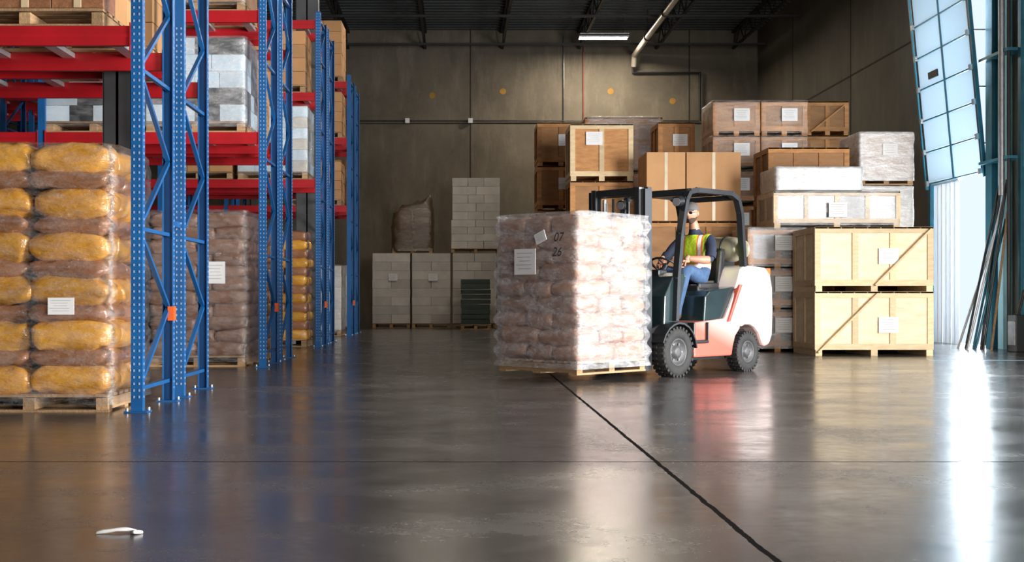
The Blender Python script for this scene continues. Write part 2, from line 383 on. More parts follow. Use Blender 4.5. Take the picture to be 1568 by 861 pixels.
m.tube([(3.35,37.94,6.42),(3.35,37.94,9.1)],.02,steel); m.tube([(3.97,37.94,6.42),(3.97,37.94,9.1)],.018,M('red_conduit',(.25,.05,.04),rv=0))
for x,z in ((-1.56,6.42),(.42,6.42)): m.box((x,37.9,z),(.14,.12,.15),steelw)
m.build('electrical_conduit')
emL=EM('fluorescent_tube',(1,.96,.88),30)
def lamp(x,y,z,w,p):
    m=MB(); m.box((0,0,.06),(w,.42,.07),steelw); m.box((0,-.2,.02),(w,.02,.08),steelw); m.box((0,.2,.02),(w,.02,.08),steelw)
    for dy in (-.12,0,.12): m.cyl((-w/2+.03,dy,.0),(w/2-.03,dy,.0),.02,emL,8)
    for dx in (-w*.4,w*.4): m.cyl((dx,0,.09),(dx,0,ZC-.1-z),.008,truss,6)
    o=m.build('fluorescent_light',(x,y,z))
    l=bpy.data.lights.new('ceiling_light','AREA'); l.shape='RECTANGLE'; l.size=w; l.size_y=.4; l.energy=p; l.color=(1,.86,.66)
    lo=bpy.data.objects.new('lamp_glow',l); S.collection.objects.link(lo); lo.parent=o; lo.location=(0,0,-.06)
lamp(4.36,35.9,8.6,1.45,320)
for x,y,p in ((-.6,29.5,80),(4.36,28.0,100),(-6.5,24.5,45),(-6.5,13.5,45),(3.2,12.0,60)): lamp(x,y,8.45,1.45,p)  # unseen ceiling lamps added as interior fill
def area(name,loc,rot,sx,sy,p,c):
    l=bpy.data.lights.new(name,'AREA'); l.shape='RECTANGLE'; l.size=sx; l.size_y=sy; l.energy=p; l.color=c
    o=bpy.data.objects.new(name,l); S.collection.objects.link(o); o.location=loc; o.rotation_euler=rot
area('daylight_dock_1',(XR+1.05,5.2,2.3),(0,pi/2,-.61),4.4,3.6,3300,(1,.98,.96))
area('daylight_dock_2',(XR+.35,12.4,2.1),(0,pi/2,0),4.2,2.8,420,(.90,.96,1))
area('daylight_dock_3',(XR+.6,22.6,3.6),(0,pi/2,0),7.2,3.0,1250,(.80,.92,1))
area('rear_fill_light',(6.0,YF-.35,2.3),(pi/2,0,0),4.8,4.6,1350,(1,.95,.89))  # fill light added behind the camera, unseen
w=bpy.data.worlds.new('world'); S.world=w; w.use_nodes=True
w.node_tree.nodes['Background'].inputs[0].default_value=(.75,.87,1,1); w.node_tree.nodes['Background'].inputs[1].default_value=1.0
colm=M('column_grey',(.09,.095,.10),(.06,.06,.065),.5,.2,2,rv=0)
for x,y,hw,hd in ((-2.95,10.57,.12,.09),(-2.80,22.64,.20,.12)):
    m=MB(); m.bx(-hw,hw,-hd,-hd+.02,0,9.18,colm); m.bx(-hw,hw,hd-.02,hd,0,9.18,colm); m.bx(-.012,.012,-hd,hd,0,9.18,colm)
    for s_ in (-1,1): m.bx(s_*hw-.006,s_*hw+.006,-hd,hd,0,9.18,colm)
    m.build('building_column',(x,y,0))
# ------------------------------------------------------------------ dock door
def TRL(name,c,ct,f):
    m=bpy.data.materials.new(name); m.use_nodes=True; nt=m.node_tree; b=nt.nodes['Principled BSDF']
    b.inputs['Base Color'].default_value=(*c,1); b.inputs['Roughness'].default_value=.5
    tr=nd(nt,'ShaderNodeBsdfTranslucent'); tr.inputs[0].default_value=(*ct,1); mx=nd(nt,'ShaderNodeMixShader'); mx.inputs[0].default_value=f
    nt.links.new(b.outputs[0],mx.inputs[1]); nt.links.new(tr.outputs[0],mx.inputs[2]); nt.links.new(mx.outputs[0],nt.nodes['Material Output'].inputs[0]); return m
frost=TRL('translucent_door_panel',(.76,.84,.88),(.70,.80,.87),.20)
curt=TRL('frosted_strip',(.80,.82,.84),(.78,.8,.83),.20)
teal=M('teal_door_frame',(.04,.22,.31),(.025,.14,.20),.4,.2,3,rv=.3)
teall=M('teal_panel_painted_daylight',(.36,.62,.70),(.24,.48,.57),.4,0,1.5,rv=.5)  # bluish daylight spill on the wall put into the panel colour
m=MB()
def dpt(y,z,off=0): return Vector((9.32-(z-3.1)*.0926+off,y,z))
ya,yb=21.38,23.85; nrow=7; rh=.615
tilt=math.atan(.0926); RT=Matrix.Rotation(-tilt,3,'Y')
for k in range(nrow):
    zc=3.12+rh*(k+.5)
    for j_ in (0,1):
        yc=ya+(yb-ya)*(.25+.5*j_)
        m.box(dpt(yc,zc),(.03,(yb-ya)/2-.05,rh-.04),frost,RT)
    m.box(dpt((ya+yb)/2,zc-rh/2,-.005),(.04,yb-ya,.025),teal,RT)
    for yy in (ya,(ya+yb)/2,yb): m.box(dpt(yy,zc,-.01),(.05,.04,rh),black if yy!=(ya+yb)/2 else teal,RT)
    for yy in (ya+.02,yb-.02): m.box(dpt(yy,zc-rh/2,-.05),(.05,.08,.1),steelw,RT)
m.box(dpt(23.1,3.12+rh*3.3,-.03),(.03,.42,.13),black,RT)
m.build('door_1')
m=MB()
for yy in (ya-.09,yb+.08):
    m.box(dpt(yy,5.3,-.02),(.06,.05,4.6),teal,RT); m.bx(XR-.1,XR-.0,yy-.06,yy+.06,0,7.4,teal)
    for z in (3.6,4.6,5.6,6.6): m.bar((XR-.03,yy,z),tuple(dpt(yy,z)),.03,.03,steelw)
m.bx(XR-.16,XR,20.55,20.75,0,8.4,teall); m.bx(XR-.2,XR,20.9,21.15,0,8.4,teal)
m.cyl((XR-.3,20.3,2.6),(XR-.3,20.3,8.8),.05,steelw,10); m.cyl((XR-.25,20.15,0),(XR-.25,20.15,8.8),.03,black,10)
for z in (3.2,5,7): m.bx(XR-.3,XR,20.1,21.2,z,z+.05,teal)
m.build('door_frame')
m=MB()
for i in range(13): m.bx(XR-.06-.01*(i%2),XR-.01,17.3,20.0,.0+.61*i*1.0,.59+.61*i,teall)
for yy in (17.2,20.05): m.bx(XR-.12,XR,yy-.05,yy+.05,0,8.2,teal)
for yy in (17.9,18.8,19.6): m.bx(XR-.09,XR-.05,yy-.03,yy+.03,0,7.9,teal)
m.build('door_2')
m=MB()
for i in range(6):
    y0=22.75+i*.2; m.box((XR-.04+.015*(i%2),y0,1.55),(.004,.23,3.1),curt)
m.bx(XR-.08,XR,22.6,23.95,3.08,3.16,steelw)
m.build('strip_curtain')
m=MB()
cols=[steelw,black,teal,black,steelw,teal,black,wood]
for i,cc in enumerate(cols):
    y0=20.9-.1*i; m.cyl((8.62+.09*(i%4),y0-.1,0.0),(9.22,y0-.35+.05*i,2.2+.22*((i*3)%5)),.022,cc,8)
m.build('leaning_poles')
m=MB(); m.box((0,0,.3),(.2,.3,.6),black); m.cyl((0,0,.6),(.1,0,1.0),.03,black,8); m.box((-.1,.0,.3),(.03,.25,.4),steel)
m.build('dock_leveler_control',(9.1,19.6,0),bevel=.02)
tape=M('blue_floor_tape',(.10,.28,.42),(.25,.4,.5),.4,0,8,rv=0)
m=MB(); m.bx(6.6,9.4,16.9,17.02,0,.002,tape); m.build('floor_marking_tape')
# ------------------------------------------------------------------ racks
def rack(y0,detail):
    m=MB(); top=5.95
    for sub in (0,1):
        ya=y0+(1.41 if sub else 0); yb=ya+1.07
        for fi,fx in enumerate((-2.465,-5.26,-8.05,-10.85)):
            for yy in (ya+.04,yb-.04):
                m.bx(fx-.045,fx-.038,yy-.037,yy+.037,0,top,blue); m.bx(fx+.038,fx+.045,yy-.037,yy+.037,0,top,blue)
                m.bx(fx-.038,fx+.038,yy-.037 if yy<(ya+yb)/2 else yy+.03,yy-.03 if yy<(ya+yb)/2 else yy+.037,0,top,blue)
                m.bx(fx-.09,fx+.09,yy-.075,yy+.075,0,.012,blue)
                for bx_,by_ in ((.07,.055),(-.07,-.055)): m.cyl((fx+bx_,yy+by_,.012),(fx+bx_,yy+by_,.035),.012,steelw,6)
                if fi==0 and detail:
                    z=.12
                    while z<min(top,detail):
                        if yy<(ya+yb)/2:
                            for dx in (-.02,.02): m.box((fx+dx,yy-.0385,z),(.010,.004,.018),dotm,None,.5)
                        m.box((fx+.0465,yy,z),(.004,.010,.018),dotm,None,.5)
                        z+=.0508
            z=.18;sgn=0
            while z<top-.3:
                z2=min(z+.62,top-.1)
                a,bb=(ya+.05,yb-.05) if sgn==0 else (yb-.05,ya+.05)
                m.bar((fx,a,z),(fx,bb,z2),.03,.035,blue,up=(1,0,0)); z=z2; sgn=1-sgn
                if sgn==0: m.bar((fx,ya+.05,z),(fx,yb-.05,z),.03,.035,blue,up=(1,0,0))
            m.bar((fx,ya+.05,.18),(fx,yb-.05,.18),.03,.035,blue,up=(1,0,0))
            m.bar((fx,ya+.05,top-.1),(fx,yb-.05,top-.1),.03,.035,blue,up=(1,0,0))
        for zb in (2.9,4.44,5.72):
            fxs=(-2.465,-5.26,-8.05,-10.85)
            for a,bb in zip(fxs[:-1],fxs[1:]):
                for yy in (ya+.02,yb-.02):
                    m.bx(bb+.045,a-.045,yy-.025,yy+.025,zb-.075,zb+.075,red)
                    for q,s_ in ((a-.045,-1),(bb+.045,1)): m.bx(q,q+s_*.008,yy-.035,yy+.035,zb-.12,zb+.1,red)
                    m.bx(bb+.05,a-.05,yy-.027,yy+.027,zb-.012,zb+.012,red)
                n=5
                for i in range(n):
                    x=a-.3-(a-bb-.6)*i/(n-1); m.bx(x-.05,x+.05,ya+.045,yb-.045,zb+.03,zb+.07,steelw)
    for zb in (1.5,3.6,5.5):
        m.bx(-2.48,-2.45,y0+1.07,y0+1.41,zb,zb+.05,blue)
    m.box((-2.43,y0+1.0,.75),(.05,.09,.12),orange)
    return m.build('pallet_rack')
for y0,dd in ((9.29,3.3),(15.28,4.8),(21.4,6),(27.5,0)): rack(y0,dd)
# ---- floor level bag stacks
bag_stack('yellow_bag_pallet',-3.92,9.31,0,1.23,1.04,11,.172,yel,kraft,fm=film,labels=((.28,.82,.2,.13),),ratio=.62,amp=.021,over=1.22,taper=.7,fo=.15)
bag_stack('yellow_bag_pallet',-5.24,9.33,0,1.18,1.0,10,.17,yel,kraft,ratio=.62)
bag_stack('brown_bag_pallet',-3.93,15.42,0,1.22,1.15,11,.165,brownb,brownb,fm=film,labels=((.25,1.2,.25,.28),),amp=.016)
bag_stack('brown_bag_pallet',-5.15,10.76,0,1.15,1.0,9,.165,brownb,brownb)
bag_stack('brown_bag_pallet',-5.2,15.42,0,1.15,1.15,11,.165,brownb,brownb,fm=film)
bag_stack('brown_bag_pallet',-3.95,16.79,0,1.25,1.02,10,.165,brownb,brownb)
bag_stack('yellow_bag_pallet',-3.9,21.5,0,1.22,.92,12,.16,yel,kraft,fm=None)
box_stack('wrapped_carton_pallet',-3.85,27.6,0,1.2,1.1,1.6,3,3,6,boxw,fm=film)
box_stack('wrapped_carton_pallet',-3.85,31.0,0,1.2,1.1,1.7,3,3,6,boxw,fm=None)
RZ=2.98
box_stack('carton_pallet',-3.95,9.32,RZ,1.22,1.02,1.1,3,3,4,card,tape=True,mat2=kraft)
box_stack('carton_pallet',-5.2,9.32,RZ,1.2,1.02,.8,3,3,3,card)
box_stack('carton_pallet',-3.9,10.74,RZ,1.2,1.0,1.0,3,3,4,card)
box_stack('wrapped_bottle_pallet',-3.95,15.32,RZ,1.25,1.03,1.2,4,4,5,dark,fm=filmh,mat2=boxb)
box_stack('wrapped_bottle_pallet',-5.22,15.32,RZ,1.2,1.03,1.15,4,4,5,dark,fm=film,mat2=boxb)
box_stack('carton_pallet',-3.95,16.74,RZ,1.2,1.0,1.2,3,3,4,card)
box_stack('carton_pallet',-3.95,15.32,4.52,1.25,1.03,1.1,3,3,4,card,fm=film)
box_stack('carton_pallet',-5.2,15.32,4.52,1.2,1.03,.9,3,3,3,card)
box_stack('wrapped_water_pallet',-3.9,21.45,RZ,1.24,1.0,1.3,4,4,6,boxb,fm=film,mat2=boxw)
box_stack('carton_pallet',-5.2,21.45,RZ,1.2,1.0,1.15,3,3,4,card)
box_stack('carton_pallet',-3.9,21.45,4.52,1.2,1.0,1.1,3,3,4,card)
box_stack('carton_pallet',-3.9,27.55,RZ,1.25,1.0,1.0,3,3,4,card)
box_stack('carton_pallet',-3.88,27.55,4.52,1.25,1.0,1.05,3,3,4,card)
box_stack('carton_pallet',-3.88,27.55,5.80,1.25,1.0,1.4,3,3,5,card)
box_stack('carton_pallet',-3.88,28.98,2.98,1.25,1.0,1.2,3,3,5,card)
# ---- back left stacks
box_stack('carton_stack',-2.42,34.5,0,1.08,1.1,2.14,2,3,8,boxw,labels=1)
box_stack('carton_stack',-1.29,34.5,0,1.10,1.1,2.14,2,3,8,boxw,labels=1)
box_stack('carton_stack',-.13,34.5,0,1.25,1.1,2.14,3,3,8,boxw)
box_stack('carton_stack',-.17,34.5,2.14,1.40,1.1,.95,3,3,4,boxw,pal=True)
box_stack('carton_stack',-.14,34.5,3.09,1.36,1.1,1.2,3,3,5,boxw,pal=False)
box_stack('plastic_crate_stack',.1,33.0,0,.82,1.0,1.38,1,2,9,darkg,gap=.03)
brs=M('brown_shrink',(.17,.10,.05),(.12,.07,.04),.35,coat=.4,rv=.3)
m=MB(); pallet(m,1.15,1.05)
for k in range(5):
    for i in range(2):
        for j_ in range(2):
            m.bag((-.25+i*.5,-.25+j_*.5,.14+.12+.225*k),(.5,.48,.28),brs,amp=.015)
vs=[];n=64;sd=3.3
sp=lambda x,e: math.copysign(abs(x)**e,x)
rings=[(k/24,1.0) for k in range(25)]+[(1.01,.95),(1.03,.8),(1.04,.5),(1.03,.2),(1.03,0)]
for q,sc in rings:
    for i in range(n):
        a=2*pi*i/n; X=sp(math.cos(a),.3)*sc;Y=sp(math.sin(a),.3)*sc
        H=1.32+.22*X*(1 if X>-.8 else .9)+.06*math.sin(9*X)
        shr=1-.08*max(0,q-.6)/.4
        p=Vector((X*.60*shr,Y*.57*shr,.06+q*H)); nn=noise.noise(p*4+Vector((sd,0,0)))+.6*noise.noise(p*11)
        p+=Vector((X*.03*nn,Y*.03*nn,.04*nn if q>.9 else 0)); vs.append(p)
m.add(vs,[(k*n+i,k*n+(i+1)%n,(k+1)*n+(i+1)%n,(k+1)*n+i) for k in range(len(rings)-1) for i in range(n)],filmb,True)
m.build('shrink_wrapped_pallet',(-1.28,35.05,2.14))
# ---- right side crates
crate('wooden_crate',5.42,18.3,0,1.80,1.2,.97,diag=((.02,.05),(.52,.97)),lab=(.12,.48))
crate('wooden_crate',5.42,18.3,.97,1.80,1.2,.98,diag=((.5,.1),(.97,.97)),lab=(.12,.55))
for k in range(3): crate('slatted_crate',4.72,19.62,.667*k,.97,1.1,.667,woodo,dark,nv=1,inner=dark,fm=filmh,lab=(.1,.65))
for k in range(2): crate('wooden_crate',5.75,19.62,1.0*k,1.55,1.1,1.0,woodo,plyo)
crate('slatted_crate',5.14,19.62,2.004,2.06,1.1,.60,woodl,dark,nv=3,inner=dark,fm=filmh,lab=(.0,.5),bw=.07)
box_stack('wrapped_goods_box',5.2,19.66,2.63,1.38,1.0,.36,3,2,1,boxb,fm=filmw,pal=False,mat2=boxw)
box_stack('wrapped_carton_pallet',7.02,21.0,0,.92,1.1,1.9,2,2,4,boxw,fm=filmh)
box_stack('wrapped_carton_pallet',7.02,21.0,1.92,.90,1.1,.88,2,2,2,boxw,fm=filmw,labels=0)
box_stack('wrapped_carton_pallet',7.0,21.0,2.84,.93,1.1,.9,2,2,2,card,fm=filmw,labels=1)
for k in range(4): crate('wooden_crate',5.41,21.0,.872*k,1.41,1.05,.872,woodo,plyo,nv=2)
for k in range(7):
    crate('wooden_crate',4.87,23.0,.66*k,.90,1.05,.66,woodo,plyo,nv=1,fm=film if k>3 else None,lab=(.1,.6) if k>2 else None)
    crate('wooden_crate',5.79,23.0,.66*k,.88,1.05,.66,woodo,plyo,nv=1,fm=film if k>3 else None,lab=(.1,.6) if k>2 else None)
for k in range(7): crate('wooden_crate',7.37,25.5,.717*k,.9,1.05,.717,woodo,plyo,nv=1,diag=((.1,.1),(.9,.9)) if k==6 else None)
for k in range(7): crate('wooden_crate',6.42,25.5,.717*k,.9,1.05,.717,woodo,plyo,nv=1)
for k in range(2): crate('wooden_crate',3.29,21.0,1.1*k,1.65,1.0,1.1,woodo,plyo,nv=2)
box_stack('cardboard_box',3.29,21.0,2.21,.68,1.0,1.2,1,1,1,card,pal=False,tape=True)
box_stack('cardboard_box',3.99,21.0,2.21,.95,1.0,1.2,1,1,1,card,pal=False,tape=True)
for k in range(3): crate('wooden_crate',2.06,22.0,1.0*k,1.15,1.0,1.0,woodo,plyo,nv=1)
crate('wooden_crate',2.06,22.0,3.0,1.15,1.0,1.04,woodl,woodo,nv=1,lab=(-.12,.75))
for k in range(5): crate('wooden_crate',1.66,25.0,.9*k,.98,1.0,.9,woodo,plyo,nv=1,lab=(.1,.6))
for k in range(4): crate('wooden_crate',2.78,26.2,1.195*k,1.68,1.0,1.195,woodo,plyo,nv=2,fm=filmh if k==3 else film)
for k in range(5): crate('wooden_crate',4.08,24.5,.886*k,.74,1.0,.886,woodo,plyo,nv=1,lab=(.1,.6))
m=MB(); m.bag((0,0,.006),(.15,.02,.012),paper,.15,amp=.009); m.bag((.075,-.012,.008),(.04,.03,.014),paper,.8,amp=.008); m.build('tape_scrap',(-1.28,4.55,0))
# ------------------------------------------------------------------ FORKLIFT
FO=Vector((2.09,13.84,0)); FR=math.radians(180+43.8)
root=bpy.data.objects.new('forklift',None); S.collection.objects.link(root); root.location=FO; root.rotation_euler=(0,0,FR)
def wheel(name,c,r,w,sgn):
    m=MB(); h=w/2
    m.lathe(c,[(r*.56,-h*.8),(r*.62,-h),(r*.86,-h),(r*.96,-h*.85),(r,-h*.55),(r,h*.55),(r*.96,h*.85),(r*.86,h),(r*.62,h),(r*.56,h*.8)],rubber,40)
    for i in range(28):
        a=2*pi*i/28
        for sd in (-1,1):
            a2=a+(.11 if sd>0 else 0)
            p=Vector(c)+Vector((math.cos(a2)*r*.985,sd*h*.5,math.sin(a2)*r*.985)); R=Matrix.Rotation(-a2,3,'Y')
            m.box(p,(.03,h*.85,.032),rubber,R)
    s=sgn
    m.lathe(c,[(r*.57,s*h*.8),(r*.55,s*h*.9),(r*.5,s*h*.85),(r*.46,s*h*.35),(r*.25,s*h*.45),(r*.24,s*h*.8),(r*.12,s*h*.85),(0.001,s*h*.85)],rimm,32)
    m.lathe(c,[(r*.57,-s*h*.5),(.001,-s*h*.5)],black,24)
    for i in range(6):
        a=2*pi*i/6; m.cyl(Vector(c)+Vector((math.cos(a)*r*.36,s*h*.4,math.sin(a)*r*.36)),Vector(c)+Vector((math.cos(a)*r*.36,s*h*.6,math.sin(a)*r*.36)),.014,steel,6)
    m.build(name,parent=root)
wheel('front_wheel_left',(0,.455,.275),.275,.2,1); wheel('front_wheel_right',(0,-.455,.275),.275,.2,-1)
wheel('rear_wheel_left',(-1.45,.43,.235),.235,.17,1); wheel('rear_wheel_right',(-1.45,-.43,.235),.235,.17,-1)
m=MB(); m.cyl((0,-.4,.275),(0,.4,.275),.07,black); m.cyl((-1.45,-.38,.235),(-1.45,.38,.235),.05,black); m.bx(-1.9,.1,-.33,.33,.16,.5,black); m.build('axles',parent=root)
m=MB()
fr=[(-.36,.2),(-1.12,.2)]+[(-1.45+.31*math.cos(a),.25+.31*math.sin(a)) for a in [math.radians(t) for t in (10,35,60)]]+[(-1.30,.66),(-1.22,.98),(-1.1,.80),(-.98,.64),(-.36,.60)]
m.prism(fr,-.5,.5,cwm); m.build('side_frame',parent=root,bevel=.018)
arc=[(-1.45+.31*math.cos(math.radians(t)),.25+.31*math.sin(math.radians(t))) for t in (60,80,100,120,140,160)]
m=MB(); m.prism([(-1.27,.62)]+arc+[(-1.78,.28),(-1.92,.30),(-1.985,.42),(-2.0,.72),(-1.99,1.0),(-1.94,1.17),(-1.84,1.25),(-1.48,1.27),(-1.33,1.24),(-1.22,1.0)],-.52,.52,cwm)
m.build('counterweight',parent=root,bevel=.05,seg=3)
m=MB(); m.bx(-2.005,-1.99,-.25,.25,.75,1.0,black)
for z in (.8,.86,.92): m.bx(-2.015,-1.995,-.22,.22,z,z+.02,steel)
m.box((-1.9,.45,1.2),(.1,.1,.08),orange); m.build('radiator_grille',parent=root)
m=MB(); m.prism([(-.60,.60),(-1.0,.62),(-1.12,.80),(-1.24,.98),(-1.30,1.02),(-.72,.96),(-.63,.90)],-.46,.46,hoodm); m.build('engine_hood',parent=root,bevel=.03)
m=MB(); m.prism([(-1.0,.60),(-1.05,.60),(-1.31,1.04),(-1.25,1.04)],.462,.53,ftred); m.build('red_trim_stripe',parent=root,bevel=.01)
m=MB(); m.bx(-.62,.02,-.42,.42,.55,.60,black); m.bx(-.60,-.30,-.54,.54,.36,.40,black); m.bx(-.60,-.575,.44,.54,.36,.6,black); m.bx(-.33,-.30,.44,.54,.36,.6,black)
m.prism([(.12,.55),(-.12,.55),(-.22,.9),(-.30,1.12),(-.26,1.17),(-.05,1.12),(.1,.9)],-.43,.43,hoodm)
m.box((-.24,.0,1.17),(.16,.3,.07),black)
m.build('dashboard_cowl',parent=root,bevel=.02)
m=MB()
for s_ in (-1,1):
    for i in range(9):
        a0=math.radians(20+i*17);a1=math.radians(20+(i+1)*17); rr=.325
        p0=(rr*math.cos(a0),s_*.455,.275+rr*math.sin(a0));p1=(rr*math.cos(a1),s_*.455,.275+rr*math.sin(a1))
        m.bar(p0,p1,.22,.02,black,up=(math.cos((a0+a1)/2),0,math.sin((a0+a1)/2)))
m.build('front_fenders',parent=root)
m=MB()
for s_ in (-1,1):
    y=.45*s_; pts=[(-.06,y,.62),(-.09,y,1.1),(-.17,y*.98,1.6),(-.29,y*.95,2.0),(-.36,y*.94,2.09),(-.52,y*.93,2.12),(-1.2,y*.93,2.12),(-1.34,y*.94,2.06),(-1.40,y*.95,1.9),(-1.44,y,1.2)]
    for p,q in zip(pts[:-1],pts[1:]): m.bar(p,q,.055,.075,gmetal,up=(0,1,0))
    for p in pts[1:-1]: m.sph(p,.035,gmetal,8)
for i in range(8):
    x=-.42-.125*i; m.bar((x,-.42,2.125),(x,.42,2.125),.03,.02,gmetal)
m.bar((-.36,-.43,2.08),(-.36,.43,2.08),.06,.06,gmetal); m.bar((-1.32,-.43,2.08),(-1.32,.43,2.08),.06,.06,gmetal)
m.build('overhead_guard',parent=root)
m=MB()
for s_ in (-1,1): m.cyl((-.24,s_*.40,1.98),(-.16,s_*.40,1.97),.06,black,14); m.cyl((-.16,s_*.40,1.97),(-.155,s_*.40,1.97),.052,steelw,14)
m.build('work_lights',parent=root)
m=MB()
for s_ in (-1,1):
    for x0,yo,z0,z1,wd in ((.30,.39,.08,2.08,.12),(.34,.33,.10,2.10,.11)):
        y=yo*s_; m.bx(x0,x0+wd,y-.012,y+.012,z0,z1,gmetal if yo>.35 else steel); m.bx(x0,x0+.015,y-.05*s_,y,z0,z1,black); m.bx(x0+wd-.015,x0+wd,y-.05*s_,y,z0,z1,black)
    m.cyl((.30,s_*.27,.15),(.30,s_*.27,1.3),.035,black,12); m.cyl((.30,s_*.27,1.3),(.30,s_*.27,2.0),.022,steelw,12)
    m.cyl((.40,s_*.16,.5),(.40,s_*.16,1.95),.012,steel,6)
    m.bar((.33,s_*.37,.5),(-.1,s_*.33,.62),.05,.05,black)
for z,hh in ((2.06,.09),(1.25,.07),(.2,.12),(.75,.06)): m.bx(.29,.36,-.39,.39,z-hh/2,z+hh/2,black)
m.bx(.36,.44,-.33,.33,2.02,2.09,black)
m.tube([(.35,.1,2.0),(.33,.1,1.4),(.33,.05,.6)],.015,rubber,8); m.tube([(.35,-.1,2.0),(.33,-.12,1.4),(.33,-.05,.6)],.015,rubber,8)
m.build('mast',parent=root)
m=MB()
m.bx(.455,.49,-.45,.45,.16,.24,black); m.bx(.455,.49,-.45,.45,.48,.55,black)
for y in (-.44,-.22,0,.22,.44): m.bx(.46,.485,y-.012,y+.012,.5,1.25,black)
m.bx(.455,.49,-.455,.455,1.22,1.26,black)
for s_ in (-1,1):
    y=s_*.28; m.bx(.49,.525,y-.06,y+.06,.13,.56,steel); m.prism([(.49,.155),(1.55,.165),(1.56,.175),(.49,.20)],y-.055,y+.055,steel)
m.build('carriage_forks',parent=root)
m=MB(); c=(-1.55,0,1.47)
m.lathe(c,[(.001,-.36),(.07,-.355),(.125,-.32),(.15,-.26),(.155,-.2),(.155,.2),(.15,.26),(.125,.32),(.07,.355),(.001,.36)],tankm,24)
m.lathe(c,[(.10,.33),(.105,.40),(.095,.40),(.09,.33)],tankm,20); m.cyl((-1.55,.34,1.47),(-1.55,.39,1.47),.03,steel,8)
for y in (-.15,.15): m.torus((-1.55,y,1.47),Matrix.Rotation(pi/2,3,'X'),.158,.012,black,24,6); m.bx(-1.66,-1.44,y-.03,y+.03,1.26,1.33,black)
m.build('lpg_tank',parent=root)
m=MB(); m.box((-1.05,0,.985),(.46,.46,.09),vinyl); m.box((-1.05,.215,1.02),(.44,.05,.08),vinyl); m.box((-1.05,-.215,1.02),(.44,.05,.08),vinyl)
RB=Matrix.Rotation(-.16,3,'Y'); m.box((-1.33,0,1.24),(.09,.44,.48),vinyl,RB)
for s_ in (-1,1): m.box((-1.31,.2*s_,1.24),(.11,.07,.44),vinyl,RB)
m.build('seat',parent=root,bevel=.025,seg=3)
SC=Vector((-.50,.02,1.24)); SR=Matrix.Rotation(-.55,3,'Y')
PV=Vector((-1.12,0,1.0)); KS=1.06; SW=PV+(SC-PV)*KS
m=MB(); m.cyl((-.27,.02,1.02),SW,.03,black,10); m.torus(SW,SR,.17,.014,black)
for a in (0,2.1,4.2): m.cyl(SW,SW+SR@Vector((.165*math.cos(a),.165*math.sin(a),0)),.01,black,6)
m.sph(SW,.035,black,10)
for y in (-.18,-.24,-.30): m.cyl((-.28,y,1.1),(-.33,y,1.3),.008,steel,6); m.sph((-.33,y,1.31),.02,black,8)
m.build('steering_wheel',parent=root)
# ------------------------------------------------------------------ load
h=Vector((math.cos(FR),math.sin(FR),0)); nl=Vector((-math.sin(FR),math.cos(FR),0))
LC=FO+h*1.12+nl*(-.05)
lo=bag_stack('wrapped_bag_pallet',0,0,0,1.14,1.12,9,.166,loadb,loadb,loc_c=(LC.x,LC.y,.09),rz=FR,fm=filml,amp=.014,taper=.4,dip=.03,step=.024)
m=MB(); label(m,(0,0,0),.30,.27,'x',1); o=m.build('shipping_label',(.664,-.08,1.17),0,parent=lo)
m=MB(); label(m,(0,0,0),.15,.11,'x',1); o=m.build('small_label',(.666,.14,1.42),0,parent=lo); o.rotation_euler=(.35,0,0)
for t,y,z in (('07',.32,1.37),('26',.30,1.22)):
    cu=bpy.data.curves.new('marker_text','FONT'); cu.body=t; cu.size=.13; cu.shear=.3; cu.extrude=.001
    cu.materials.append(ink)
    o=bpy.data.objects.new('marker_text',cu); S.collection.objects.link(o); o.parent=lo; o.location=(.668,y,z); o.rotation_euler=(pi/2,0,pi/2)
# ------------------------------------------------------------------ DRIVER
skinm=M('skin',(.46,.23,.15),(.40,.19,.12),.5,rv=0); navy=M('navy_shirt',(.015,.022,.05),(.01,.015,.035),.8,bump=.3,bs=18,rv=0)
jeans=M('jeans',(.05,.105,.21),(.03,.065,.14),.85,0,14,bump=.4,bs=20,rv=0); boot=M('work_boot',(.06,.04,.025),None,.6,rv=0)
hair=M('beard_hair',(.09,.055,.035),(.05,.03,.02),.8,bump=.5,bs=90,rv=0); capm=M('cap_fabric',(.11,.10,.10),(.07,.065,.065),.8,rv=0)
eyew=M('eye_white',(.6,.58,.55),None,.3,rv=0); lens=M('sunglass_lens',(.01,.01,.012),None,.1,coat=1,rv=0)
vest=bpy.data.materials.new('hi_vis_vest'); vest.use_nodes=True; nt=vest.node_tree; b=nt.nodes['Principled BSDF']
tc=nd(nt,'ShaderNodeTexCoord').outputs['Object']; sx=nd(nt,'ShaderNodeSeparateXYZ'); nt.links.new(tc,sx.inputs[0])
def band(src,p,wd): return mth(nt,'LESS_THAN',mth(nt,'ABSOLUTE',mth(nt,'SUBTRACT',src,p)),wd)
ay=mth(nt,'ABSOLUTE',sx.outputs[1])
wide=mth(nt,'MAXIMUM',band(sx.outputs[2],1.24,.04),mth(nt,'MULTIPLY',band(ay,.115,.035),mth(nt,'GREATER_THAN',sx.outputs[2],1.26)))
thin=mth(nt,'MAXIMUM',band(sx.outputs[2],1.24,.022),mth(nt,'MULTIPLY',band(ay,.115,.018),mth(nt,'GREATER_THAN',sx.outputs[2],1.26)))
col=mixc(nt,wide,(.60,.82,.04),(.90,.22,.06)); col=mixc(nt,thin,col,(.74,.74,.70)); nt.links.new(col,b.inputs['Base Color']); b.inputs['Roughness'].default_value=.6
bn=nd(nt,'ShaderNodeBump'); bn.inputs['Strength'].default_value=.7; bn.inputs['Distance'].default_value=.03; nt.links.new(nse(nt,tc,10,3),bn.inputs['Height']); nt.links.new(bn.outputs[0],b.inputs['Normal'])
J={}
def j(n,x,y,z,rx,ry=None): J[n]=((x,y,z),(rx,ry or rx))
